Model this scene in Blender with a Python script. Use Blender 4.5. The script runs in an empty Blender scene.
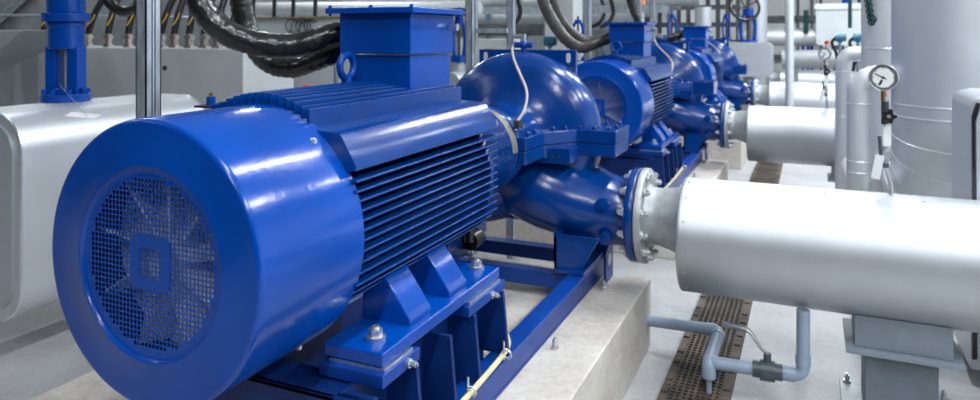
import bpy, bmesh, math, random
from mathutils import Vector, Matrix
random.seed(7)
C = bpy.context.scene.collection
PI = math.pi
H = 1.6                      # eye height
TH = math.atan(322 / 720)    # yaw between the view and the pump row
ST, CT = math.sin(TH), math.cos(TH)

# ------------------------------------------------------------------ pixel helpers (give real points on real planes)
def ray(px, py):
    u = (px - 490) / 720; v = (33 - py) / 720
    return Vector((-ST + u * CT, CT + u * ST, v))
def PY(px, py, Y):
    r = ray(px, py); return Vector((0, 0, H)) + r * (Y / r.y)
def PD(px, py, d):
    return Vector((0, 0, H)) + ray(px, py) * d

# ------------------------------------------------------------------ materials
def mat(name, col, rough=.5, metal=0., var=.12, scale=6., coat=0., bump=0., bscale=80., spec=.5, col2=None, stretch=None, detail=4.):
    m = bpy.data.materials.new(name); m.use_nodes = True
    nt = m.node_tree; b = nt.nodes['Principled BSDF']
    b.inputs['Roughness'].default_value = rough; b.inputs['Metallic'].default_value = metal
    b.inputs['Coat Weight'].default_value = coat; b.inputs['Coat Roughness'].default_value = .12
    b.inputs['Specular IOR Level'].default_value = spec
    tc = nt.nodes.new('ShaderNodeTexCoord'); src = tc.outputs['Object']
    if stretch:
        mp = nt.nodes.new('ShaderNodeMapping'); mp.inputs['Scale'].default_value = stretch
        nt.links.new(src, mp.inputs['Vector']); src = mp.outputs['Vector']
    n = nt.nodes.new('ShaderNodeTexNoise'); n.inputs['Scale'].default_value = scale; n.inputs['Detail'].default_value = detail
    nt.links.new(src, n.inputs['Vector'])
    r = nt.nodes.new('ShaderNodeValToRGB'); nt.links.new(n.outputs['Fac'], r.inputs['Fac'])
    c2 = col2 if col2 else tuple(min(1, c * (1 + var)) for c in col)
    c1 = col if col2 else tuple(c * (1 - var) for c in col)
    r.color_ramp.elements[0].position = .35; r.color_ramp.elements[1].position = .65
    r.color_ramp.elements[0].color = (*c1, 1); r.color_ramp.elements[1].color = (*c2, 1)
    nt.links.new(r.outputs['Color'], b.inputs['Base Color'])
    if bump:
        n2 = nt.nodes.new('ShaderNodeTexNoise'); n2.inputs['Scale'].default_value = bscale; n2.inputs['Detail'].default_value = 3
        nt.links.new(src, n2.inputs['Vector'])
        bp = nt.nodes.new('ShaderNodeBump'); bp.inputs['Strength'].default_value = bump; bp.inputs['Distance'].default_value = .004
        nt.links.new(n2.outputs['Fac'], bp.inputs['Height']); nt.links.new(bp.outputs['Normal'], b.inputs['Normal'])
    return m
def emis(name, col, s):
    m = bpy.data.materials.new(name); m.use_nodes = True
    b = m.node_tree.nodes['Principled BSDF']; b.inputs['Emission Color'].default_value = (*col, 1)
    b.inputs['Emission Strength'].default_value = s; b.inputs['Base Color'].default_value = (*col, 1)
    return m

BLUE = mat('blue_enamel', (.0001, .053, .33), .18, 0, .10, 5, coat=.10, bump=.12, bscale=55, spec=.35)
CAST = mat('blue_cast_paint_shaded', (.0002, .037, .205), .20, 0, .14, 7, coat=.12, bump=.14, bscale=80, spec=.4)  # casing blue, lowered in tone partly for the shade on the pumps
PBLUE = mat('blue_pedestal_paint_shaded', (.002, .022, .125), .42, 0, .2, 8, bump=.08, spec=.3)  # frame blue darkened, shade under the motor put into the colour
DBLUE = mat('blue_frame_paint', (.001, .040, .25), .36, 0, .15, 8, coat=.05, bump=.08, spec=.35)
CLAD = mat('aluminium_cladding', (.64, .67, .71), .46, .65, .02, 8)
CLADW = mat('bright_cladding', (.66, .68, .71), .5, .55, .02, 8)
CLADP = mat('galvanised_cladding', (.46, .48, .51), .46, .85, .02, 8)
CLADG = mat('grey_cladding', (.50, .53, .57), .42, .5, .02, 8)
SEAM = mat('cladding_seam', (.80, .83, .87), .3, .8, .04, 30)
RINGM = mat('expanded_metal', (.17, .16, .145), .5, .3, .25, 60)
FLG = mat('grey_flange_paint', (.38, .40, .42), .45, .35, .12, 25)
STEEL = mat('zinc_steel', (.62, .64, .66), .3, .9, .1, 60)
GALV = mat('galvanised_steel', (.42, .47, .53), .42, .6, .22, 35, stretch=(1, 1, .3))
GALVD = mat('galvanised_steel_dull', (.20, .25, .32), .5, .5, .25, 30, stretch=(1, 1, .3))
BLACK = mat('black_rubber', (.012, .012, .013), .28, 0, .3, 20, bump=.25, bscale=30)
CABLE = mat('black_cable_sheath', (.016, .017, .018), .25, 0, .3, 12, coat=.2, bump=1.0, bscale=16)
CABLEG = mat('grey_cable_sheath', (.075, .07, .07), .35, 0, .3, 12, bump=.5, bscale=22)
YELL = mat('yellow_mark', (.60, .36, .03), .5, 0, .1, 10)
CREAM = mat('cream_cable', (.58, .52, .30), .45, 0, .12, 15)
HOSE = mat('pale_hose', (.52, .45, .40), .4, 0, .08, 15)
NICK = mat('nickel_gland', (.62, .55, .48), .25, .9, .15, 40)
BRASS = mat('brass', (.62, .32, .10), .3, .9, .12, 40)
PVC = mat('blue_grey_pipe', (.27, .34, .44), .38, 0, .07, 10)
PVCD = mat('dark_grey_plastic', (.055, .07, .09), .4, 0, .15, 15)
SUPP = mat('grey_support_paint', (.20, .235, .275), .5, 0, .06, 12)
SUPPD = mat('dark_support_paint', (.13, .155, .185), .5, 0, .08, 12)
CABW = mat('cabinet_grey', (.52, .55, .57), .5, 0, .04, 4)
CABD = mat('cabinet_mid_grey', (.36, .39, .42), .5, 0, .05, 4)  # darker grey of the narrow left cabinet piece and the duct end
WHITE = mat('white_plastic', (.82, .83, .85), .4, 0, .03, 10)
DIAL = mat('dial_white', (.86, .87, .86), .5, 0, .02, 10)
FAN = mat('fan_plastic', (.66, .67, .74), .55, 0, .12, 12)
DARK = mat('dark_steel', (.035, .04, .05), .5, .2, .3, 10)
DGREEN = mat('dark_green_paint', (.006, .045, .045), .4, 0, .15, 12)
OLIVE = mat('olive_edge', (.24, .20, .06), .6, 0, .2, 8)
TEAL = mat('teal_paint', (.012, .13, .21), .4, 0, .1, 12)
RED = mat('red_plastic', (.6, .04, .03), .4, 0, .1, 12)
ORANGE = mat('orange_plastic', (.8, .2, .04), .4, 0, .1, 12)
BWHITE = mat('wall_panel_white', (.66, .68, .68), .6, 0, .06, 1.5)
GIRT = mat('girt_grey', (.11, .12, .13), .6, .2, .2, 6)
DUST = mat('grey_duct', (.30, .32, .34), .55, .3, .15, 3)
RUST = mat('rusty_iron', (.040, .039, .038), .65, .4, .3, 5, col2=(.14, .105, .08), detail=8)
PIT = mat('drain_pit', (.012, .011, .010), .9, 0, .3, 8)

def concrete(name, a, b, c, rough, sc):
    m = bpy.data.materials.new(name); m.use_nodes = True
    nt = m.node_tree; p = nt.nodes['Principled BSDF']
    tc = nt.nodes.new('ShaderNodeTexCoord')
    n1 = nt.nodes.new('ShaderNodeTexNoise'); n1.inputs['Scale'].default_value = sc; n1.inputs['Detail'].default_value = 8; n1.inputs['Roughness'].default_value = .65
    n2 = nt.nodes.new('ShaderNodeTexNoise'); n2.inputs['Scale'].default_value = sc * 14; n2.inputs['Detail'].default_value = 5
    for n in (n1, n2): nt.links.new(tc.outputs['Object'], n.inputs['Vector'])
    r = nt.nodes.new('ShaderNodeValToRGB'); e = r.color_ramp.elements
    e[0].position = .3; e[0].color = (*a, 1); e[1].position = .68; e[1].color = (*c, 1)
    k = e.new(.5); k.color = (*b, 1)
    mx = nt.nodes.new('ShaderNodeMix'); mx.data_type = 'FLOAT'; mx.inputs[0].default_value = .3
    nt.links.new(n1.outputs['Fac'], mx.inputs[2]); nt.links.new(n2.outputs['Fac'], mx.inputs[3])
    nt.links.new(mx.outputs[0], r.inputs['Fac']); nt.links.new(r.outputs['Color'], p.inputs['Base Color'])
    p.inputs['Roughness'].default_value = rough
    bp = nt.nodes.new('ShaderNodeBump'); bp.inputs['Strength'].default_value = .15; bp.inputs['Distance'].default_value = .006
    nt.links.new(n2.outputs['Fac'], bp.inputs['Height']); nt.links.new(bp.outputs['Normal'], p.inputs['Normal'])
    return m
FLOOR = concrete('floor_screed', (.29, .29, .293), (.40, .40, .405), (.47, .47, .475), .42, 2.2)
PLINTH = concrete('cast_concrete', (.34, .30, .265), (.50, .46, .42), (.62, .59, .555), .75, 2.6)

# ------------------------------------------------------------------ mesh builder
def wloc(o):
    v = Vector((0, 0, 0))
    while o is not None: v += o.location; o = o.parent
    return v
def frame_of(ax):
    ax = Vector(ax).normalized()
    t = Vector((0, 0, 1)) if abs(ax.z) < .9 else Vector((1, 0, 0))
    u = ax.cross(t).normalized(); v = ax.cross(u).normalized()
    return ax, u, v
class MB:
    def __init__(s): s.bm = bmesh.new()
    def box(s, x0, x1, y0, y1, z0, z1):
        V = [s.bm.verts.new((x, y, z)) for x in (x0, x1) for y in (y0, y1) for z in (z0, z1)]
        for f in ((0, 1, 3, 2), (4, 6, 7, 5), (0, 4, 5, 1), (2, 3, 7, 6), (0, 2, 6, 4), (1, 5, 7, 3)):
            s.bm.faces.new([V[i] for i in f])
        return s
    def obox(s, c, size, M):
        V = []
        for x in (-.5, .5):
            for y in (-.5, .5):
                for z in (-.5, .5):
                    V.append(s.bm.verts.new(Vector(c) + M @ Vector((x * size[0], y * size[1], z * size[2]))))
        for f in ((0, 1, 3, 2), (4, 6, 7, 5), (0, 4, 5, 1), (2, 3, 7, 6), (0, 2, 6, 4), (1, 5, 7, 3)):
            s.bm.faces.new([V[i] for i in f])
        return s
    def rings(s, rings, cap0=True, cap1=True, close=True):
        R = [[s.bm.verts.new(p) for p in r] for r in rings]
        n = len(R[0])
        for a, b in zip(R, R[1:]):
            for i in range(n if close else n - 1):
                j = (i + 1) % n
                try: s.bm.faces.new((a[i], a[j], b[j], b[i]))
                except ValueError: pass
        if cap0: s.bm.faces.new(R[0])
        if cap1: s.bm.faces.new(list(reversed(R[-1])))
        return s
    def cyl(s, p0, p1, r, n=24, r2=None, caps=True):
        p0, p1 = Vector(p0), Vector(p1); ax, u, v = frame_of(p1 - p0); r2 = r if r2 is None else r2
        f = lambda p, q: [p + (u * math.cos(2 * PI * i / n) + v * math.sin(2 * PI * i / n)) * q for i in range(n)]
        return s.rings([f(p0, r), f(p1, r2)], caps, caps)
    def lathe(s, prof, o, ax, n=48, cap0=True, cap1=True, a0=0., a1=2 * PI, ref=None):
        o = Vector(o); ax, u, v = frame_of(ax)
        if ref is not None: u = Vector(ref); v = ax.cross(u)
        full = abs(a1 - a0 - 2 * PI) < 1e-6; m = n if full else n + 1
        R = [[o + ax * t + (u * math.cos(a0 + (a1 - a0) * i / n) + v * math.sin(a0 + (a1 - a0) * i / n)) * r for i in range(m)] for t, r in prof]
        return s.rings(R, cap0, cap1, full)
    def loft(s, secs, n=40):        # secs: (x, yc, zc, ry, rz)
        return s.rings([[Vector((x, yc + ry * math.cos(2 * PI * i / n), zc + rz * math.sin(2 * PI * i / n))) for i in range(n)] for x, yc, zc, ry, rz in secs])
    def tube(s, pts, r, n=14, smooth=0, caps=True, jit=0.):
        P = [Vector(p) for p in pts]
        for _ in range(smooth):      # Chaikin corner cutting
            Q = [P[0]]
            for a, b in zip(P, P[1:]): Q += [a * .75 + b * .25, a * .25 + b * .75]
            P = Q + [P[-1]]
        rr = r if isinstance(r, (list, tuple)) else [r] * len(P)
        if len(rr) != len(P):
            rr = [rr[min(len(rr) - 1, int(i * len(rr) / len(P)))] for i in range(len(P))]
        t = (P[1] - P[0]).normalized(); _, u, v = frame_of(t); R = []
        for i, p in enumerate(P):
            nt_ = ((P[i + 1] - p).normalized() if i < len(P) - 1 else t) + ((p - P[i - 1]).normalized() if i else Vector((0, 0, 0)))
            if nt_.length > 1e-6:
                nt_.normalize(); q = t.rotation_difference(nt_); u = q @ u; v = q @ v; t = nt_
            R.append([p + (u * math.cos(2 * PI * k / n) + v * math.sin(2 * PI * k / n)) * rr[i] * (1 + jit * random.uniform(-1, 1)) for k in range(n)])
        return s.rings(R, caps, caps)
    def prism(s, poly, e0, e1, plane='XY'):
        f = {'XY': lambda a, b, e: (a, b, e), 'XZ': lambda a, b, e: (a, e, b), 'YZ': lambda a, b, e: (e, a, b)}[plane]
        return s.rings([[Vector(f(a, b, e0)) for a, b in poly], [Vector(f(a, b, e1)) for a, b in poly]])
    def torus(s, c, ax, R, r, n=28, m=10):
        c = Vector(c); ax, u, v = frame_of(ax); rings = []
        for i in range(n):
            d = u * math.cos(2 * PI * i / n) + v * math.sin(2 * PI * i / n)
            rings.append([c + d * (R + r * math.cos(2 * PI * k / m)) + ax * r * math.sin(2 * PI * k / m) for k in range(m)])
        rings.append(rings[0]); return s.rings(rings, False, False)
    def sphere(s, c, r, n=16):
        c = Vector(c)
        pr = [(-r * math.cos(PI * i / 10), max(1e-4, r * math.sin(PI * i / 10))) for i in range(11)]
        return s.lathe(pr, c, (0, 0, 1), n)
    def bolt(s, p, ax, r, h):
        p = Vector(p); a = Vector(ax).normalized()
        s.cyl(p, p + a * h * .25, r * 1.45, 14); s.cyl(p + a * h * .25, p + a * h * .8, r, 6); s.cyl(p + a * h * .8, p + a * h, r * .55, 10)
        return s
    def build(s, name, m, parent=None, bevel=0., angle=38, origin=None, seg=2):
        bm = s.bm
        bmesh.ops.remove_doubles(bm, verts=bm.verts, dist=1e-6)
        bmesh.ops.recalc_face_normals(bm, faces=bm.faces)
        if origin is not None: o0 = Vector(origin)
        elif parent is not None: o0 = wloc(parent)
        else:
            xs = [v.co for v in bm.verts]
            o0 = Vector(((min(p.x for p in xs) + max(p.x for p in xs)) / 2, (min(p.y for p in xs) + max(p.y for p in xs)) / 2, min(p.z for p in xs)))
        bmesh.ops.translate(bm, verts=bm.verts, vec=-o0)
        me = bpy.data.meshes.new(name); bm.to_mesh(me); bm.free(); me.materials.append(m)
        for p in me.polygons: p.use_smooth = True
        me.set_sharp_from_angle(angle=math.radians(angle))
        ob = bpy.data.objects.new(name, me); C.objects.link(ob)
        if parent is not None:
            ob.parent = parent; ob.location = o0 - wloc(parent)
        else: ob.location = o0
        if bevel:
            b = ob.modifiers.new('bevel', 'BEVEL'); b.width = bevel; b.segments = seg; b.limit_method = 'ANGLE'; b.angle_limit = math.radians(40); b.harden_normals = True
        return ob
def bolts(name, m, parent, items):          # every bolt is a part of its own
    for p, ax, r, h in items: MB().bolt(p, ax, r, h).build(name, m, parent)
def tag(o, label=None, cat=None, group=None, kind=None):
    if label: o['label'] = label
    if cat: o['category'] = cat
    if group: o['group'] = group
    if kind: o['kind'] = kind
    return o
def thing(name, loc, label, cat, group=None):
    o = bpy.data.objects.new(name, None); C.objects.link(o); o.location = loc; o.empty_display_size = .05
    return tag(o, label, cat, group)
def copy_tree(o, parent=None):
    c = o.copy(); C.objects.link(c); c.parent = parent
    for ch in list(o.children): copy_tree(ch, c)
    return c
def dup(o, dy, label, loc=None):
    c = copy_tree(o); c.location = (o.location + Vector((0, dy, 0))) if loc is None else Vector(loc); c['label'] = label
    return c

XA, ZA = -1.385, 1.072       # motor / pump shaft line
ZP = .344                    # plinth top
PITCH = 3.73

# ================================================================== THE SETTING
f = MB().box(-13, 7, -2.5, 20, -.2, 0); fl = f.build('floor', FLOOR); tag(fl, kind='structure')
# back wall of pale panels, with girts
w = MB().box(-13, 7, 19, 19.2, 0, 7).build('wall_back', BWHITE); tag(w, kind='structure')
w = MB().box(-13.2, -13, -2.5, 19.2, 0, 7).build('wall_left', BWHITE); tag(w, kind='structure')
w = MB().box(7, 7.2, -2.5, 19.2, 0, 7).build('wall_right', BWHITE); tag(w, kind='structure')
k = 0
for z in (.25, 1.0, 1.95, 2.9, 3.9):
    k += 1; g = MB().box(-12.99, 6.99, 18.88, 19, z - .07, z + .07).build('trim_%d' % k, GIRT); tag(g, kind='structure')
for x in [-12 + 1.2 * i for i in range(16)]:
    k += 1; g = MB().box(x - .03, x + .03, 18.94, 19, 0, 7).build('trim_%d' % k, GIRT); tag(g, kind='structure')

w = MB().box(-13, 7, -2.5, 19.2, 6.5, 6.7).build('ceiling', BWHITE); tag(w, kind='structure')
# ================================================================== CONCRETE PLINTHS
pn = ['concrete plinth under the nearest blue motor and pump', 'concrete plinth under the second blue motor and pump', 'concrete plinth under the farthest blue motor and pump']
pl0 = MB().box(-2.45, -.754, 1.43, 3.705, 0, ZP).build('concrete_plinth', PLINTH, bevel=.008)
tag(pl0, pn[0], 'plinth', 'concrete plinths')
for i in (1, 2): dup(pl0, PITCH * i, pn[i])

# ================================================================== ELECTRIC MOTOR
def make_motor():
    t = thing('electric_motor', (XA, 1.9, .763), 'large blue electric motor in front with round mesh fan cover', 'motor', 'blue electric motors')
    # fan cover shell (open to the rear)
    R = .333
    prof = [(1.56, R - .006), (1.56, R), (1.195, R), (1.187, R - .0015), (1.182, R - .005), (1.180, R - .010), (1.1795, R - .016), (1.180, .230), (1.1775, .226), (1.1785, .222), (1.186, .2185), (1.187, .215), (1.187, .203), (1.192, .203), (1.192, .3), (1.21, R - .012), (1.56, R - .006)]
    m = MB().lathe(prof, (XA, 0, ZA), (0, 1, 0), 96, False, False)
    fc = m.build('fan_cover', BLUE, t, angle=50)
    # perforated grille
    g = MB(); n = 18; p = .0118; hl = .0045
    vm = {}
    def gv(x, z):
        key = (round(x, 5), round(z, 5))
        if key not in vm: vm[key] = g.bm.verts.new((XA + x, 1.1895, ZA + z))
        return vm[key]
    for i in range(-n, n + 1):
        for j in range(-n, n + 1):
            cx, cz = i * p, j * p; rr = math.hypot(cx, cz)
            if rr > .213: continue
            h = p / 2; mx = max(abs(i), abs(j)); mn = min(abs(i), abs(j))
            o = [(cx - h, cz - h), (cx + h, cz - h), (cx + h, cz + h), (cx - h, cz + h)]
            hole = rr < .196 and mx != 4
            if not hole: g.bm.faces.new([gv(*q) for q in o])
            else:
                q_ = [(cx - hl, cz - hl), (cx + hl, cz - hl), (cx + hl, cz + hl), (cx - hl, cz + hl)]
                for a in range(4):
                    b = (a + 1) % 4; g.bm.faces.new([gv(*o[a]), gv(*o[b]), gv(*q_[b]), gv(*q_[a])])
    gr = g.build('grille', BLUE, fc); sm = gr.modifiers.new('sheet', 'SOLIDIFY'); sm.thickness = .0018
    def rr_(h, r): return [(cx * (h - r) + r * math.cos(math.radians(a0 + k * 15)), cz * (h - r) + r * math.sin(math.radians(a0 + k * 15))) for cx, cz, a0 in ((1, 1, 0), (-1, 1, 90), (-1, -1, 180), (1, -1, 270)) for k in range(7)]
    ri = MB(); A_, B_ = rr_(.0625, .018), rr_(.035, .012)
    q = lambda P, y: [Vector((XA + a, y, ZA + b)) for a, b in P]
    ri.rings([q(A_, 1.1895), q(A_, 1.1865), q(B_, 1.1865), q(B_, 1.1895), q(A_, 1.1895)], False, False)
    ri.build('centre_ring', BLUE, fc)
    for a in (49, 131, -59, -121):
        a = math.radians(a); d = Vector((math.cos(a), 0, math.sin(a)))
        MB().bolt(Vector((XA, 1.50, ZA)) + d * (R - .001), d, .007, .009).build('cover_screw', STEEL, fc)
    # fan
    fan = MB().cyl((XA, 1.225, ZA), (XA, 1.40, ZA), .055, 32)
    for k in range(9):
        a = 2 * PI * k / 9 + .2
        M = Matrix.Rotation(-a, 3, 'Y') @ Matrix.Rotation(math.radians(22), 3, 'X')
        fan.obox(Vector((XA, 1.265, ZA)) + Matrix.Rotation(-a, 3, 'Y') @ Vector((.135, 0, 0)), (.19, .075, .006), M)
    fan.lathe([(1.305, .05), (1.305, .24), (1.311, .24), (1.311, .05)], (XA, 0, ZA), (0, 1, 0), 48, False, False)
    fan.build('cooling_fan', FAN, t)
    e = MB().lathe([(1.50, .0001), (1.50, .20), (1.545, .30), (1.58, .30), (1.58, .0001)], (XA, 0, ZA), (0, 1, 0), 48); e.build('end_shield', CAST, t)
    # stator body
    Y0, Y1 = 1.545, 2.46
    core = MB()
    oct_ = []
    for a in range(0, 360, 10):
        a = math.radians(a); oct_.append((XA + .255 * math.cos(a), ZA + .262 * math.sin(a)))
    core.prism(oct_, Y0, Y1, 'XZ')
    for s in (1, -1):
        X = lambda d: XA + s * d
        core.prism([(X(.145), 1.30), (X(.160), 1.346), (X(.262), 1.340), (X(.272), 1.334), (X(.318), 1.256), (X(.318), 1.244), (X(.22), 1.235)], Y0, Y1, 'XZ')
    core.lathe([(2.44, .24), (2.46, .29), (2.485, .29), (2.50, .25), (2.53, .2), (2.56, .2), (2.56, .0001)], (XA, 0, ZA), (0, 1, 0), 48)
    core.build('stator_housing', CAST, t, bevel=.004)
    fin = MB()
    for s in (1, -1):
        for i in range(13):
            z = 1.218 - i * .0268
            tip = .320 if z > .945 else .320 - (.945 - z) * 1.0
            a, b = XA + s * .20, XA + s * tip
            fin.box(min(a, b), max(a, b), Y0, Y1 - .005, z - .0032, z + .0032)
    fin.build('side_fins', CAST, t, bevel=.0015, seg=1)
    fin = MB()
    for i in range(12):
        dx = -.1435 + .0261 * i; x = XA + dx; zt_ = 1.437 - 1.55 * dx * dx
        fin.box(x - .003, x + .003, Y0, Y1 - .02, 1.29, zt_)
    for s in (1, -1): fin.box(XA + s * .165 - .005, XA + s * .165 + .005, Y0, Y1 - .01, 1.30, 1.398)
    fin.build('top_fins', CAST, t, bevel=.0015, seg=1)
    # feet
    for s in (1, -1):
        X = lambda d: XA + s * d
        ft = MB(); x0, x1 = sorted((X(.385), X(.20)))
        ft.box(x0, x1, 1.565, 2.32, .742, .780)
        for yy in (1.745, 1.985):
            ft.prism([(X(.20), .777), (X(.36), .777), (X(.36), .795), (X(.265), .925), (X(.20), .95)], yy, yy + .125, 'XZ')
        fo = ft.build('foot', BLUE, t, bevel=.006)
        bolts('foot_bolt', STEEL, fo, [((XA + s * .315, yy, .780), (0, 0, 1), .019, .034) for yy in (1.64, 2.275)])
    # terminal box
    tb = MB().box(-1.50, -1.253, 2.135, 2.43, 1.33, 1.522); tbo = tb.build('terminal_box', BLUE, t, bevel=.004)
    MB().box(-1.535, -1.243, 2.12, 2.44, 1.527, 1.668).build('box_upper', BLUE, tbo, bevel=.004)
    ld = MB().box(-1.572, -1.213, 2.085, 2.475, 1.668, 1.688)
    ldo = ld.build('lid', BLUE, tbo, bevel=.003)
    for x, y in ((-1.56, 2.10), (-1.228, 2.10), (-1.228, 2.46), (-1.56, 2.46), (-1.39, 2.10)):
        MB().cyl((x, y, 1.660), (x, y, 1.69), .005, 8).bolt((x, y, 1.688), (0, 0, 1), .006, .010).build('lid_screw', BLUE, tbo)
    st = MB().cyl((-1.243, 2.40, 1.622), (-1.215, 2.40, 1.622), .011, 14); st.cyl((-1.222, 2.40, 1.622), (-1.205, 2.40, 1.622), .015, 6); st.build('earth_stud', STEEL, tbo)
    # lifting eye
    ey = MB().torus((-1.457, 2.055, 1.485), (1, 0, 0), .040, .013)
    ey.cyl((-1.457, 2.055, 1.39), (-1.457, 2.055, 1.415), .042, 24); ey.cyl((-1.457, 2.055, 1.415), (-1.457, 2.055, 1.452), .022, 18, .016)
    eo = ey.build('lifting_eye', BLUE, t, origin=(-1.457, 2.055, 1.39))
    # grease point on a small bracket
    q = PD(211, 105, 2.10)
    gb = MB().box(q.x - .035, q.x + .035, q.y - .03, q.y + .06, q.z - .006, q.z); gb.box(q.x + .03, q.x + .036, q.y - .03, q.y + .06, q.z - .10, q.z)
    gbo = gb.build('grease_bracket', DARK, t); gn = MB().cyl(q, q + Vector((0, 0, .024)), .013, 14); gn.build('grease_nipple', BLUE, gbo)
    MB().cyl(q + Vector((0, 0, .024)), q + Vector((0, 0, .036)), .006, 10).build('nipple_tip', BRASS, gbo)
    kb = MB().cyl((-1.20, 2.49, .80), (-1.20, 2.56, .80), .035, 16); kb.cyl((-1.20, 2.49, .80), (-1.20, 2.49, .85), .02, 12); kb.build('drain_plug', BLACK, t)
    return t
mt0 = make_motor()
mt1 = dup(mt0, PITCH, 'blue electric motor with black mesh fan partly hidden by the nearest pump')
mt2 = dup(mt0, 2 * PITCH, 'farthest blue electric motor whose terminal box rises behind the second pump')
for m_ in (mt1, mt2):
    for ch in m_.children:
        if ch.name.startswith('lifting_eye'): ch.rotation_euler.z = PI / 2

# ================================================================== COUPLING GUARD
def make_guard():
    t = thing('coupling_guard', (XA, 2.72, ZA - .2), 'ribbed blue coupling guard between nearest motor and pump', 'guard', 'coupling guards')
    pr = [(2.565, .16)]; y = 2.57
    while y < 2.855:
        pr += [(y, .214), (y + .008, .214), (y + .0085, .203), (y + .0155, .203)]; y += .016
    pr += [(2.862, .214), (2.866, .16)]
    MB().lathe(pr, (XA, 0, ZA), (0, 1, 0), 64, False, False).build('guard_shell', CAST, t, angle=30)
    pr = []; y = 2.868
    while y < 2.958:
        pr += [(y, .194), (y + .006, .196), (y + .0065, .186), (y + .0105, .186)]; y += .011
    MB().lathe(pr, (XA, 0, ZA), (0, 1, 0), 48, False, False, 0, PI, ref=(-1, 0, 0)).build('mesh_ring', RINGM, t, angle=30)
    MB().lathe([(2.866, .18), (2.866, .192), (2.957, .192), (2.957, .18)], (XA, 0, ZA), (0, 1, 0), 48, False, False, 0, PI, ref=(1, 0, 0)).build('lower_ring', CAST, t)
    MB().cyl((XA, 2.555, ZA), (XA, 2.97, ZA), .06, 24).build('shaft', STEEL, t)
    return t
gd0 = make_guard()
dup(gd0, PITCH, 'ribbed blue coupling guard between second motor and pump')
dup(gd0, 2 * PITCH, 'ribbed blue coupling guard between farthest motor and pump')

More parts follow.
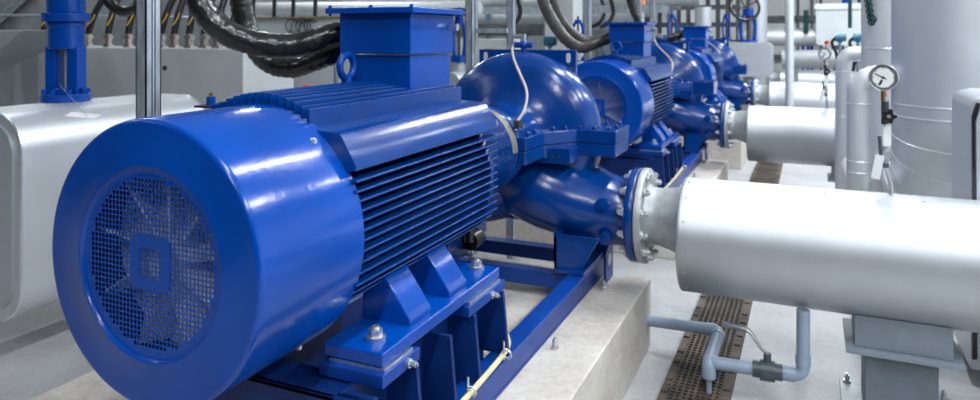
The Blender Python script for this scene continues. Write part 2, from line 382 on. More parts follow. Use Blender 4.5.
# ================================================================== SPLIT CASE PUMP
YP = 3.48
def make_pump():
    t = thing('centrifugal_pump', (XA, YP, .485), 'nearest blue split case pump with domed volute beside the front motor', 'pump', 'blue split case pumps')
    hv = [(-.30, .0001), (-.30, .13), (-.22, .16), (-.185, .20), (-.16, .26), (-.143, .32), (-.127, .37), (-.105, .403), (-.075, .422), (-.03, .430)]
    vol = hv + [(-a, r) for a, r in reversed(hv)]
    o = (XA, YP, ZA)
    up = MB().lathe(vol, o, (0, 1, 0), 64, False, False, 0, PI, ref=(-1, 0, 0))
    brg = [(-.51, .0001), (-.51, .15), (-.507, .185), (-.49, .194), (-.43, .194), (-.40, .18), (-.25, .17), (-.19, .19), (-.15, .26), (-.13, .27), (-.13, .0001)]
    up.lathe(brg, o, (0, 1, 0), 40, False, False, 0, PI, ref=(-1, 0, 0))
    up.lathe([(-a, r) for a, r in reversed(brg)], o, (0, 1, 0), 40, False, False, 0, PI, ref=(-1, 0, 0))
    def outline(g):
        h = [(.54 + g, -.135 - g), (.345 + g, -.14 - g), (.27 + g, -.255 - g), (.235 + g, -.29 - g), (.225 + g, -.50)]
        r = h + [(-a, b) for a, b in reversed(h)]
        r += [(-a, -b) for a, b in h] + [(a, -b) for a, b in reversed(h)]
        return [(XA + a, YP + b) for a, b in r]
    up.prism(outline(0), ZA + .001, ZA + .062)
    uo = up.build('upper_casing', CAST, t, bevel=.005)
    lw = MB().lathe(vol, o, (0, 1, 0), 64, False, False, 0, PI, ref=(1, 0, 0))
    lw.lathe(brg, o, (0, 1, 0), 40, False, False, 0, PI, ref=(1, 0, 0))
    lw.lathe([(-a, r) for a, r in reversed(brg)], o, (0, 1, 0), 40, False, False, 0, PI, ref=(1, 0, 0))
    lw.prism(outline(-.003), ZA - .062, ZA - .001)
    for s in (1, -1):
        x0, x1 = sorted((XA + s * .36, XA + s * .20))
        lw.box(x0, x1, YP - .275, YP - .14, ZA - .085, ZA - .012)
    lo = lw.build('lower_casing', CAST, t, bevel=.005)
    for q in (.275, .305): MB().cyl((XA + q, YP - .2758, ZA - .05), (XA + q, YP - .272, ZA - .05), .008, 12).build('pin_hole', DARK, lo)
    for s in (1, -1):
        secs = [(XA - s * .08, YP, .885, .20, .16), (XA + s * .02, YP, .865, .27, .215), (XA + s * .14, YP, .835, .285, .222), (XA + s * .26, YP, .800, .268, .212), (XA + s * .37, YP, .765, .232, .195), (XA + s * .46, YP, .738, .195, .176), (XA + s * .53, YP, .725, .170, .164), (XA + s * .575, YP, .721, .160, .158), (XA + s * .595, YP, .721, .158, .158)]
        nz = MB().loft(secs)
        xf = XA + s * .631
        nz.lathe([(XA + s * .575, .158), (XA + s * .590, .165), (XA + s * .594, .222), (XA + s * .598, .2245), (xf - s * .003, .2245), (xf, .222), (xf, .0001)], (0, YP, .721), (1, 0, 0), 64, False, False)
        nz.cyl((XA + s * .49, YP - .15, .79), (XA + s * .49, YP - .205, .80), .030, 20); nz.cyl((XA + s * .50, YP - .13, .65), (XA + s * .50, YP - .195, .635), .030, 20)
        if s == 1:
            nz.cyl((XA + .49, YP - .20, .80), (XA + .49, YP - .215, .803), .018, 6); nz.cyl((XA + .50, YP - .19, .635), (XA + .50, YP - .208, .632), .018, 6)
        nz.build('discharge_nozzle' if s == 1 else 'suction_nozzle', CAST, t, angle=45)
        for k in range(12 if s == 1 else 0):
            a = 2 * PI * (k + .5) / 12; c = Vector((XA + s * .594, YP + .193 * math.cos(a), .721 + .193 * math.sin(a)))
            MB().bolt(c, (-s, 0, 0), .0155, .036).build('flange_nut', STEEL, t)
    # casing bolts round the split flange
    for x, y in ((.50, -.105), (.43, -.11), (.36, -.12), (.30, -.165), (.255, -.215), (.50, .105), (.43, .11), (.36, .12), (.51, 0), (.205, -.33), (.205, -.42)):
        for s in (1, -1): MB().cyl((XA + s * x, YP + y, ZA + .06), (XA + s * x, YP + y, ZA + .072), .013, 12).sphere((XA + s * x, YP + y, ZA + .072), .0105, 10).build('casing_bolt', CAST, t)
    # lifting plate across the crown
    lp = MB(); zt = 1.512
    pts = [(XA - .275, 1.26), (XA - .275, zt), (XA + .275, zt), (XA + .275, 1.26)]
    lp.prism(pts, YP + .085, YP + .113, 'XZ')
    l = lp.build('lifting_plate', CAST, t, bevel=.004)
    for s in (1, -1):
        for yy in (YP + .0845, YP + .1125):
            ho = MB(); ho.prism([(XA + s * .235 + .012 * math.cos(q), zt - .055 + (.028 if math.sin(q) > 0 else 0) + .012 * math.sin(q)) for q in [2 * PI * i / 20 for i in range(20)]], yy, yy + .001, 'XZ')
            ho.build('lifting_hole', CABW, l)
    # vent cock and hose on the crown
    v = MB().cyl((XA + .02, YP + .0, 1.495), (XA + .02, YP + .0, 1.545), .012, 12); v.cyl((XA - .03, YP, 1.538), (XA + .07, YP, 1.538), .016, 12); v.sphere((XA + .02, YP, 1.54), .024, 12)
    vo = v.build('vent_cock', DBLUE, t)
    v = MB().cyl((XA + .02, YP, 1.555), (XA + .02, YP, 1.595), .012, 12); v.cyl((XA - .035, YP, 1.583), (XA + .03, YP, 1.583), .011, 12)
    v.build('vent_tip', STEEL, vo)
    pts = [(XA - .03, YP, 1.538), PY(512, 47, YP - .02), PY(513, 58, YP - .10), PY(520, 74, YP - .30), PY(528, 92, YP - .43), PY(525, 110, YP - .47), PY(517, 122, YP - .51)]
    MB().tube(pts, .0065, 10, 3).build('vent_hose', HOSE, t)
    MB().box(*(lambda c: (c.x - .012, c.x + .012, c.y - .01, c.y + .04, c.z - .03, c.z + .008))(Vector(pts[-1]))).build('hose_clip', DARK, t)
    # feet
    for s in (1, -1):
        X = lambda d: XA + s * d
        ft = MB(); x0, x1 = sorted((X(.29), X(.432)))
        ft.box(x0, x1, YP - .30, YP + .22, .484, .504)
        for yy in (YP - .28, YP + .18):
            ft.prism([(X(.28), .50), (X(.41), .50), (X(.50), .66), (X(.28), .66)], yy, yy + .018, 'XZ')
        ft.box(*sorted((X(.28), X(.298))), YP - .28, YP + .19, .50, .66)
        fo = ft.build('pump_foot', CAST, t, bevel=.003)
        bolts('foot_bolt', CAST, fo, [((XA + s * .36, yy, .504), (0, 0, 1), .014, .03) for yy in (YP - .22, YP + .1)])
    return t
pp0 = make_pump()
dup(pp0, PITCH, 'second blue split case pump from the front, behind the second motor')
dup(pp0, 2 * PITCH, 'farthest blue split case pump at the end of the row')

# ================================================================== BASE FRAME
def make_frame():
    t = thing('base_frame', (XA, 2.6, ZP), 'blue welded steel base frame under the nearest motor and pump', 'frame', 'blue steel base frames')
    for s in (1, -1):
        X = lambda d: XA + s * d
        r = MB()                     # channel-section side rail: two flanges and a web
        a, b = sorted((X(.355), X(.432)))
        r.box(*sorted((X(.355), X(.398))), 1.47, 3.66, ZP, ZP + .014); r.box(a, b, 1.47, 3.66, ZP + .126, ZP + .140)
        r.box(*sorted((X(.385), X(.397))), 1.47, 3.66, ZP + .014, ZP + .126)
        r.build('side_rail', DBLUE, t, bevel=.003)
        ped = MB()
        ped.box(*sorted((X(.300), X(.312))), 1.492, 2.345, ZP, .70)
        for yy in (1.495, 1.70, 1.90, 2.07, 2.30):
            w_ = .40
            ped.prism([(X(.312), ZP + .14), (X(.425), ZP + .14), (X(.405), .70), (X(.312), .70)], yy, yy + .016, 'XZ')
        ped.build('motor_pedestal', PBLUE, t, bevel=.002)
        for y0, y1 in ((1.545, 1.735), (2.045, 2.335)):
            pd = MB().box(*sorted((X(.20), X(.398))), y0, y1, .700, .734); po = pd.build('mounting_pad', DBLUE, t, bevel=.003)
            MB().box(*sorted((X(.22), X(.391))), y0 + .02, y1 - .025, .734, .7418).build('shim', STEEL, po)
            bb = MB().bolt((X(.398), (y0 + y1) / 2 + .03, .717), (s, 0, 0), .009, .03); bb.build('jack_screw', STEEL, po)
        lug = MB()                   # end plate with round lifting hole
        yc, zc = 3.60, ZP + .10
        outer = [(3.52, ZP), (3.66, ZP), (3.66, ZP + .15), (3.64, ZP + .175), (3.56, ZP + .175), (3.52, ZP + .15)]
        lug.prism(outer, X(.432), X(.446), 'YZ'); lo = lug.build('lifting_lug', DBLUE, t, bevel=.003)
        MB().cyl((X(.4455), 3.59, ZP + .105), (X(.4468), 3.59, ZP + .105), .030, 24).build('lug_hole', CABW, lo)
    for yy in (1.475, 3.22, 3.60):
        c = MB(); 
        if yy < 2:
            c.box(XA - .352, XA + .352, yy, yy + .014, ZP + .0, .694); c.box(XA - .30, XA + .30, yy, yy + .12, .68, .694)
        else:
            c.box(XA - .384, XA + .384, yy, yy + .075, ZP + .05, ZP + .12)
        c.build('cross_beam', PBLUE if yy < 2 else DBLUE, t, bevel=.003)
    bolts('anchor_bolt', STEEL, t, [((XA + s * .452, yy, ZP), (0, 0, 1), .011, .045) for s in (1, -1) for yy in (1.8, 2.72, 3.45)])
    return t
bf0 = make_frame()
dup(bf0, PITCH, 'blue welded steel base frame under the second motor and pump')
dup(bf0, 2 * PITCH, 'blue welded steel base frame under the farthest motor and pump')
# cream cable clipped along each frame
def frame_cable(dy, lab):
    t = thing('cream_cable', (XA + .41, 2.1 + dy, ZP + .14), lab, 'cable', 'cream cables on the frames')
    pts = [(XA + .434, 1.40, ZP + .153), (XA + .434, 1.7, ZP + .153), (XA + .43, 2.0, ZP + .153), (XA + .425, 2.25, ZP + .158), (XA + .405, 2.36, ZP + .153), (XA + .37, 2.42, ZP + .152)]
    MB().tube([(a, b + dy, c) for a, b, c in pts], .0095, 10, 3).build('sheath', CREAM, t)
    for yy in (1.98, 2.26):
        MB().torus((XA + .438, yy + dy, ZP + .163), (0, 1, 0), .014, .004, 14, 6).cyl((XA + .426, yy + dy, ZP + .14), (XA + .426, yy + dy, ZP + .205), .004, 8).build('clip', STEEL, t)
frame_cable(0, 'cream cable clipped along the nearest blue base frame'); frame_cable(PITCH, 'cream cable clipped along the second blue base frame')

# ================================================================== INSULATED DISCHARGE PIPES
def make_pipe(x_end):
    t = thing('discharge_pipe', (.3, YP, .396), 'nearest silver clad discharge pipe, large and running out of frame', 'pipe', 'silver discharge pipes')
    rS, zS = .2595, .656
    x0 = -.548
    sh = MB().lathe([(x0 + .004, .10), (x0, .15), (x0 - .001, rS - .004), (x0 + .002, rS), (x0 + .014, rS + .002), (x0 + .020, rS), (x_end, rS), (x_end, .1)], (0, YP, zS), (1, 0, 0), 96, True, True)
    so = sh.build('cladding', CLADP, t, angle=40)
    for k in range(14):
        rv = MB(); a = 2 * PI * k / 14; rv.cyl((x0 + .03, YP + (rS - .001) * math.cos(a), zS + (rS - .001) * math.sin(a)), (x0 + .03, YP + (rS + .003) * math.cos(a), zS + (rS + .003) * math.sin(a)), .005, 8).build('rivet', STEEL, so)
    for x in (.05, .42, .66): MB().cyl((x, YP - .06, zS + .2515), (x, YP - .0605, zS + .2565), .005, 8).build('rivet', STEEL, so)
    nk = MB().loft([(-.716, YP, .721, .150, .150), (-.700, YP, .721, .138, .138), (-.66, YP, .721, .135, .135), (-.60, YP, .716, .145, .147), (-.54, YP, .708, .158, .165)], 48)
    nk.build('reducer', FLG, t)
    fg = MB().lathe([(-.748, .0001), (-.748, .221), (-.744, .2245), (-.720, .2245), (-.716, .222), (-.716, .14)], (0, YP, .721), (1, 0, 0), 64, True, False); fo = fg.build('flange', FLG, t)
    MB().lathe([(-.7535, .0001), (-.7535, .219), (-.7485, .219), (-.7485, .0001)], (0, YP, .721), (1, 0, 0), 64).build('gasket', BLACK, fo)
    bolts('flange_bolt', STEEL, fo, [((-.716, YP + .193 * math.cos(a), .721 + .193 * math.sin(a)), (1, 0, 0), .0155, .034) for a in [2 * PI * (k + .5) / 12 for k in range(12)]])
    return t
dp0 = make_pipe(2.6)
plab = ['second silver clad discharge pipe from the front, behind the nearest', 'third silver clad discharge pipe, just showing above the second', 'farthest silver clad discharge pipe, thin bright band at the back']
for i in (1, 2, 3): dup(dp0, PITCH * i, plab[i - 1])
# supports under them
def make_support():
    t = thing('pipe_support', (.335, YP, 0), 'grey steel saddle post under the nearest silver pipe', 'support', 'grey pipe supports')
    xs0, xs1 = .1615, .51
    blk = MB(); n = 10; prof = [(YP - .14, .303), (YP + .14, .303)]
    arc = []
    for i in range(n + 1):
        y = YP + .14 - .28 * i / n; arc.append((y, .656 - math.sqrt(.262 ** 2 - (y - YP) ** 2) ))
    blk.prism(prof + arc, xs0, xs1, 'YZ'); blk.build('saddle', SUPP, t, bevel=.003)
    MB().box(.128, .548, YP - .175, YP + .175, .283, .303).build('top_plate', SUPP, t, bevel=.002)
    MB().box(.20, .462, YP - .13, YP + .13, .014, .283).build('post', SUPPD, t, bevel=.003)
    MB().box(.115, .55, YP - .2, YP + .2, 0, .014).build('base_plate', FLG, t, bevel=.002)
    bolts('anchor_bolt', STEEL, t, [((x, YP + y, .014), (0, 0, 1), .012, .04) for x in (.145, .52) for y in (-.17, .17)])
    return t
ps0 = make_support()
dup(ps0, PITCH, 'grey steel saddle post under the second silver pipe')
for i in (2, 3): dup(ps0, PITCH * i, ['grey steel saddle post under the third silver pipe', 'grey steel saddle post under the farthest silver pipe'][i - 2])

# ================================================================== FLOOR DRAIN GRATING
t = thing('drain_grating', (-.466, 6, 0), 'rusty iron drain grating in the floor beside the plinths', 'grating')
MB().box(-.601, -.332, .8, 13, .0005, .003).build('channel', PIT, t)
g = MB()
for i in range(9): 
    x = -.575 + i * .0262; g.box(x - .004, x + .004, .8, 13, .003, .017)
y = .8
while y < 13:
    g.box(-.58, -.36, y - .0055, y + .0055, .003, .015); y += .031
g.build('bars', RUST, t)
for xa_, xb_ in ((-.612, -.578), (-.362, -.322)):
    g = MB(); y = .8
    while y < 13:
        g.box(xa_, xb_, y + .002, y + .308, .0005, .022)
        for yy in (y + .06, y + .25): g.box(xa_ + .004, xa_ + .034, yy - .02, yy + .02, .02, .030)
        y += .31
    g.build('edge_frame', RUST, t, bevel=.002, seg=1)

# ================================================================== DRAIN PIPE WITH VALVE
t = thing('drain_pipe', (-.2, 3.4, 0), 'blue grey plastic drain pipe crossing the grating below the nearest silver pipe', 'pipe')
def elbowed(pts, r, n=16, bend=.045):
    P = [Vector(p) for p in pts]; out = [P[0]]
    for a, b, c in zip(P, P[1:], P[2:]):
        d0 = (a - b).normalized(); d1 = (c - b).normalized()
        for k in range(7):
            q = k / 6; out.append((b + d0 * bend) * (1 - q) ** 2 + b * 2 * q * (1 - q) + (b + d1 * bend) * q ** 2)
    out.append(P[-1]); return out
zd = .15
pv = MB().tube(elbowed([(-.756, 3.64, zd), (-.412, 3.66, zd), (-.414, 3.29, zd), (-.034, 3.32, zd), (-.034, 3.40, .15), (-.034, 3.40, .405)][:4] + [(-.034, 3.32, .43)], .027), .027, 16)
pv.tube(elbowed([(-.414, 3.33, zd), (-.414, 3.285, zd), (-.414, 3.285, .085)], .027, bend=.03), .030, 16)
pv.cyl((-.414, 3.285, .018), (-.414, 3.285, .085), .012, 12)
for p, ax in (((-.45, 3.658, zd), (1, 0, 0)), ((-.413, 3.60, zd), (0, 1, 0)), ((-.09, 3.316, zd), (1, 0, 0)), ((-.034, 3.32, .22), (0, 0, 1))):
    p = Vector(p); a = Vector(ax) * .022; pv.cyl(p - a, p + a, .0305, 16)
pv.build('pipe_run', PVC, t)
v = MB().cyl((-.235, 3.305, zd), (-.115, 3.313, zd), .034, 18); v.cyl((-.205, 3.306, zd), (-.145, 3.31, zd), .043, 18); v.cyl((-.175, 3.308, zd), (-.175, 3.308, zd + .075), .016, 14)
vo = v.build('ball_valve', PVCD, t)
MB().tube([(-.175, 3.308, zd + .07), (-.20, 3.31, zd + .09), (-.245, 3.33, zd + .145), (-.26, 3.335, zd + .152), (-.36, 3.36, zd + .150)], [.007, .007, .008, .012, .012], 8).build('lever', STEEL, vo)

# ================================================================== PRESSURE GAUGES
def make_gauge(px, dy, lab, tags=True):
    t = thing('pressure_gauge', (px, YP - .005 + dy, .915), lab, 'gauge', 'pressure gauges')
    x, y = px, YP - .005 + dy
    MB().tube([(x, y, .912), (x, y, .96), (x - .022, y - .004, 1.03), (x - .022, y - .004, 1.33)], .0085, 10).build('siphon_pipe', STEEL, t)
    vb = MB().cyl((x - .022, y, 1.035), (x - .022, y, 1.12), .014, 12); vb.box(x - .037, x - .007, y - .018, y + .018, 1.06, 1.10); vb.build('ball_valve', FLG, t)
    MB().tube([(x - .040, y - .02, 1.06), (x - .040, y - .022, 1.10), (x - .045, y - .024, 1.165)], .007, 8).cyl((x - .022, y, 1.03), (x - .022, y, 1.05), .016, 12).build('valve_handle', PVCD, t)
    if tags:
        M = Matrix.Rotation(math.radians(10), 3, 'Y') @ Matrix.Rotation(math.radians(6), 3, 'X')
        MB().obox((x - .052, y - .032, 1.035), (.034, .002, .105), M).build('hanging_tag', WHITE, t)
        MB().obox((x - .016, y - .020, 1.165), (.030, .002, .085), Matrix.Identity(3)).build('label_plate', WHITE, t)
    nv = MB().cyl((x - .022, y, 1.215), (x - .022, y, 1.31), .015, 14); nv.cyl((x - .022, y - .03, 1.25), (x - .022, y + .02, 1.25), .012, 12); nv.build('needle_valve', DARK, t)
    kn = MB(); pts = []
    for i in range(40):
        a = 2 * PI * i / 40; r = .027 + .0055 * math.cos(5 * a); pts.append((x - .012 + r * math.cos(a), 1.252 + r * math.sin(a)))
    kn.prism(pts, y - .052, y - .034, 'XZ'); ko = kn.build('knob', BLACK, t, bevel=.004)
    MB().cyl((x - .012, y - .0535, 1.252), (x - .012, y - .052, 1.252), .008, 10).build('knob_cap', STEEL, ko)
    MB().cyl((x - .026, y, 1.31), (x - .026, y, 1.36), .012, 8).build('adapter', BRASS, t)
    c = Vector((x - .027, y - .01, 1.412)); rz = Matrix.Rotation(math.radians(-14), 3, 'Z')
    ax = rz @ Vector((0, -1, 0)); ux = rz @ Vector((1, 0, 0)); uz = Vector((0, 0, 1))
    cs = MB().lathe([(-.022, .0001), (-.022, .050), (-.018, .054), (.012, .054), (.014, .0565), (.019, .0565), (.0195, .0545), (.014, .053), (.013, .0001)], c, ax, 48)
    cso = cs.build('case', STEEL, t)
    fo = MB().lathe([(.0131, .0001), (.0131, .0528), (.0138, .0528), (.0138, .0001)], c, ax, 48).build('dial', DIAL, cso)
    tk = MB()
    R3 = lambda a: (ux * math.sin(a) + uz * math.cos(a))
    def bar(a, r0, r1, w, h=.0146):
        d = R3(a); s = ux * math.cos(a) - uz * math.sin(a); p = c + ax * h
        tk.rings([[p + d * r0 - s * w, p + d * r1 - s * w, p + d * r1 + s * w, p + d * r0 + s * w], [q + ax * .0006 for q in (p + d * r0 - s * w, p + d * r1 - s * w, p + d * r1 + s * w, p + d * r0 + s * w)]])
    for k in range(31):
        a = math.radians(-135 + 9 * k); bar(a, .040 if k % 5 else .036, .046, .0006 if k % 5 else .0011)
    bar(math.radians(-62), -.014, .036, .0019, .0156)
    tk.cyl(c + ax * .0145, c + ax * .0175, .0055, 12)
    bar(math.radians(205), .012, .036, .0045)
    tk.build('needle_and_scale', DARK, cso)
    return t
make_gauge(.305, 0, 'round white pressure gauge on the nearest silver pipe, above a black knob')
make_gauge(.135, PITCH, 'small blurred pressure gauge standing on the second silver pipe')

# ================================================================== RISERS ON THE RIGHT
def sweep_elbow(mb, pts, r, n=40, bend=.3, seg=10):
    P = [Vector(p) for p in pts]; out = [P[0]]
    for a, b, c in zip(P, P[1:], P[2:]):
        d0 = (a - b).normalized(); d1 = (c - b).normalized(); ctr = b + (d0 + d1) * bend
        for k in range(seg + 1):
            q = k / seg * PI / 2; out.append(ctr - d1 * bend * math.cos(q) - d0 * bend * math.sin(q))
    out.append(P[-1]); mb.tube(out, r, n); return out
def riser(name, pts, r, bend, lab, mats, seam_at=(), group='clad riser pipes', seg=7):
    t = thing(name, Vector(pts[0]) * 1.0, lab, 'pipe', group)
    m = MB(); out = sweep_elbow(m, pts, r, bend=bend, seg=seg)
    o = m.build('cladding', mats, t, angle=25)
    P = out
    for i in range(1, len(P) - 1):
        tng = (P[i + 1] - P[i - 1]).normalized(); MB().torus(P[i], tng, r, .0045, 48, 6).build('seam', SEAM, t)
    for z in seam_at: MB().torus((pts[-1][0], pts[-1][1], z), (0, 0, 1), r, .0045, 48, 6).build('seam', SEAM, t)
    return t
lr = riser('large_riser', [(.80, 6.15, .60), (.80, 5.10, .60), (.80, 5.10, 6.48)], .352, .50, 'large silver riser pipe at the right edge, with a segmented elbow at its foot', CLAD, (1.17, 2.6))
MB().cyl((.80, 5.75, 0), (.80, 5.75, .26), .07, 20).build('riser_foot', SUPP, lr)
riser('riser', [(.56, 6.42, 0), (.56, 6.42, 6.48)], .205, .35, 'tall pale riser pipe just left of and behind the largest one', CLADW, (1.48, 3.0))
def small(name, pts, r, lab, seam_pts, g):
    t = thing(name, Vector((pts[0][0], pts[0][1], min(p[2] for p in pts))), lab, 'pipe', g)
    m = MB(); sweep_elbow(m, pts, r, 32, bend=r * 1.45, seg=6); m.build('cladding', CLADW, t, angle=20)
    for p, a in seam_pts: MB().torus(p, a, r, .004, 36, 6).build('seam', SEAM, t)
small('branch_pipe', [(.50, 5.07, 1.328), (.268, 5.07, 1.328), (.268, 5.07, .60), (.268, 6.1, .60)], .069, 'slim silver pipe elbowing down beside the large gauge', [((.268, 5.07, 1.16), (0, 0, 1)), ((.268, 5.07, .80), (0, 0, 1)), ((.268, 5.07, .73), (0, 0, 1)), ((.39, 5.07, 1.328), (1, 0, 0))], 'slim elbowed branch pipes')
small('branch_pipe', [(.50, 6.75, 1.425), (.24, 6.75, 1.425), (.24, 6.75, .0)], .062, 'slim silver pipe elbowing down behind the nearer slim pipe, beside the small gauge', [((.24, 6.75, 1.28), (0, 0, 1)), ((.24, 6.75, .9), (0, 0, 1))], 'slim elbowed branch pipes')

def rounded_rect(y0, y1, z0, z1, r, n=8):
    P = []
    for cy, cz, a0 in ((y1 - r, z1 - r, 0), (y0 + r, z1 - r, 90), (y0 + r, z0 + r, 180), (y1 - r, z0 + r, 270)):
        for k in range(n + 1):
            a = math.radians(a0 + 90 * k / n); P.append((cy + r * math.cos(a), cz + r * math.sin(a)))
    return P
# insulated box at the far right edge
t = thing('insulated_box', (.95, 4.2, .06), 'grey clad insulation box at the far right behind the nearest pipe', 'box')
xm = PY(971, 150, 3.88).x
MB().prism([(xm, .07), (xm, 1.255), (xm + .008, 1.285), (xm + .03, 1.305), (xm + .08, 1.318), (1.45, 1.325), (1.45, .07)], 3.885, 4.38, 'XZ').build('cladding', CLADG, t, bevel=.004)
MB().prism([(xm + .022, .12), (xm + .016, 1.20), (xm + .034, 1.27), (1.44, 1.28), (1.44, .12)], 3.862, 3.885, 'XZ').build('end_cap', CLADG, t, bevel=.004)
MB().prism([(xm + .006, .12), (xm + .002, 1.22), (xm + .020, 1.285), (xm + .036, 1.28), (xm + .014, 1.20), (xm + .020, .12)], 3.874, 3.885, 'XZ').build('rubber_joint', BLACK, t)
MB().box(.9, 1.2, 4.0, 4.4, 0, .07).build('support_leg', SUPP, t)

# ================================================================== LEFT VALVE BOX
k = 1.08
t = thing('insulated_gate_valve', (-3.6 * k, 2.55 * k, .3), 'silver clad valve box at left edge with a blue yoke on top', 'valve')
x1, x0 = -3.13 * k, -3.75 * k; z1 = 1.6 - .358 * k; z0 = 1.6 - 1.27 * k
y0, y1 = 2.02 * k, 3.06 * k
MB().prism(rounded_rect(x0, x1, z0, z1, .17, 12), y0, y1, 'XZ').build('cladding', CLAD, t, angle=40)
rr = rounded_rect(x0, x1, z0, z1, .17, 12)
for yy in (y0, y1): MB().tube([(a, yy, b) for a, b in rr + rr[:1]], .006, 6).build('seam', SEAM, t)
MB().prism(rounded_rect(x0 + .05, x1 - .05, z0 + .05, z1 - .05, .14, 12), y0 - .012, y0, 'XZ').build('end_cap', CLADG, t)
p = PY(66, 103, 2.75); p.z = z1
yk = MB(); R_ = .084
for q, s_ in ((0, 0), (0, 1)):
    yk.cyl((p.x, p.y, z1 - .0 + .0), (p.x, p.y, z1 + .045), R_ + .045, 28)
yk.build('bonnet_flange', BLUE, t, bevel=.006)
for i in range(8):
    b = MB(); a = 2 * PI * i / 8 + .3; b.cyl((p.x + .107 * math.cos(a), p.y + .107 * math.sin(a), z1 + .002), (p.x + .107 * math.cos(a), p.y + .107 * math.sin(a), z1 + .072), .015, 10); b.build('bonnet_bolt', BLUE, t)
yk = MB()
for s_ in (1, -1):
    d = Vector((CT, ST, 0)) * s_
    yk.obox((p.x + d.x * .062, p.y + d.y * .062, z1 + .17), (.058, .10, .28), Matrix.Rotation(TH, 3, 'Z'))
yk.cyl((p.x, p.y, z1 + .04), (p.x, p.y, z1 + .075), .07, 24)
yk.cyl((p.x, p.y, z1 + .295), (p.x, p.y, z1 + .45), .093, 28); yk.cyl((p.x, p.y, z1 + .45), (p.x, p.y, z1 + .50), .125, 28)
yk.cyl((p.x, p.y, z1 + .42), (p.x, p.y, z1 + .45), .10, 28); yk.cyl((p.x, p.y, z1 + .50), (p.x, p.y, z1 + .75), .10, 28)
yk.build('yoke', BLUE, t, bevel=.006)
MB().cyl((p.x, p.y, z1 + .07), (p.x, p.y, z1 + .30), .018, 14).build('stem', STEEL, t)
pt = PD(92, 103, 3.25)
MB().obox((pt.x - .06, pt.y, z1 + .012), (.13, .07, .002), Matrix.Rotation(.5, 3, 'Z') @ Matrix.Rotation(.10, 3, 'Y') @ Matrix.Rotation(.15, 3, 'X')).build('paper_tag', WHITE, t)
MB().tube([(p.x + .06, p.y - .08, z1 + .10), (pt.x - .06, pt.y, z1 + .03), (pt.x - .03, pt.y, z1 + .009)], .002, 6).build('tag_wire', STEEL, t)
# low carriers under the box
MB().box(x0 + .25, x1 - .12, y1 - .2, y1 - .08, 0, z0 + .01).build('support_leg', SUPPD, t)

# ================================================================== STRUT POSTS
def strut(px, y, top, lab, base=0., w=.044, dpt=.088, m=GALV):
    x = px
    t = thing('strut_post', (x, y, base), lab, 'post', 'galvanised strut posts')
    a = MB(); h = w / 2
    # back-to-back slotted channels: webs with lips
    a.box(x - h, x + h, y, y + .004, base, top); a.box(x - h, x + h, y + dpt - .004, y + dpt, base, top)
    a.box(x - h, x + h, y + dpt / 2 - .003, y + dpt / 2 + .003, base, top)
    for s in (1, -1):
        for q0, q1 in ((0, dpt * .36), (dpt * .64, dpt)):
            a.box(*sorted((x + s * h, x + s * (h - .004))), y + q0, y + q1, base, top)
    a.build('channel', m, t)
    sl = MB(); z = base + .08
    while z < top - .05:
        sl.box(x - .006, x + .006, y - .0006, y, z, z + .028); z += .05
    sl.build('slots', GALV, t)
    MB().box(x - .06, x + .06, y - .02, y + dpt + .02, base, base + .012).build('foot_plate', GALV, t)
strut(-1.905, 1.60, 3.4, 'galvanised strut post rising behind the front motor fan cover', ZP + .0, dpt=.058)
strut(-1.90, 3.93, 3.4, 'galvanised strut post right of the front terminal box, left one of a rung pair')
strut(-1.66, 4.00, 3.4, 'slimmer galvanised strut post left of the vent cock, right one of a rung pair', w=.040, dpt=.05)
strut(-1.87, 6.33, 3.4, 'galvanised strut post behind the first pump crown, crossing the grey cables', ZP)
strut(-1.66, 8.2, 3.4, 'galvanised strut post behind the second terminal box')
strut(-2.12, 9.6, 3.4, 'galvanised strut post beside the orange capped pole', ZP)
t = MB()
t.box(-1.90, -1.66, 3.955, 3.985, 1.60, 1.628)
tag(t.build('cross_rail', GALV), 'short perforated rail bridging the pair of strut posts', 'rail')

# ================================================================== MOTOR SUPPLY CABLES
def cable(name, pts, r, lab, m, grp='sheathed motor cables'):
    o = MB().tube(pts, r, 18, 4 if name == 'motor_cable' else 3, True, .075 if name == 'motor_cable' else 0).build(name, m, angle=80); tag(o, lab, 'cable', grp); return o
cable('motor_cable', [PD(178, -70, 2.60), PD(192, -14, 2.60), PD(209, 22, 2.6), PD(250, 45, 2.62), PD(300, 47, 2.66), PD(336, 31, 2.68), (-1.53, 2.34, 1.60)], [.040, .044, .046, .046, .045, .040, .034], 'black sheathed cable sweeping lowest from top left into the front terminal box', CABLE)
cable('motor_cable', [PD(232, -70, 2.86), PD(240, -8, 2.86), PD(245, 28, 2.86), PD(264, 62, 2.88), PD(292, 70, 2.86), PD(322, 58, 2.80), (-1.56, 2.36, 1.575), (-1.53, 2.36, 1.57)], [.040, .044, .044, .042, .040, .036, .032], 'black sheathed cable dropping steeply behind the other into the front terminal box', CABLE)
y2 = 2.34 + PITCH
cable('motor_cable', [PD(534, -40, 6.0), PD(543, 5, 6.0), PD(560, 34, 6.05), PD(578, 50, 6.1), PD(598, 42, 6.2), (-1.53, y2 + .02, 1.585)], .050, 'thick grey sheathed cable looping into the second terminal box, lower of two', CABLEG)
cable('motor_cable', [PD(545, -40, 6.25), PD(552, 3, 6.25), PD(563, 24, 6.3), PD(580, 40, 6.35), PD(596, 42, 6.35), (-1.53, y2 + .09, 1.60)], .042, 'grey sheathed cable looping into the second terminal box, upper of two', CABLEG)
y3 = 2.34 + 2 * PITCH
cable('motor_cable', [PD(622, -40, 9.6), PD(632, 10, 9.6), PD(648, 38, 9.6), PD(668, 40, 9.7), PD(682, 34, 9.8), (-1.53, y3 + .02, 1.60)], .055, 'dark cable sagging into the farthest terminal box', CABLE)

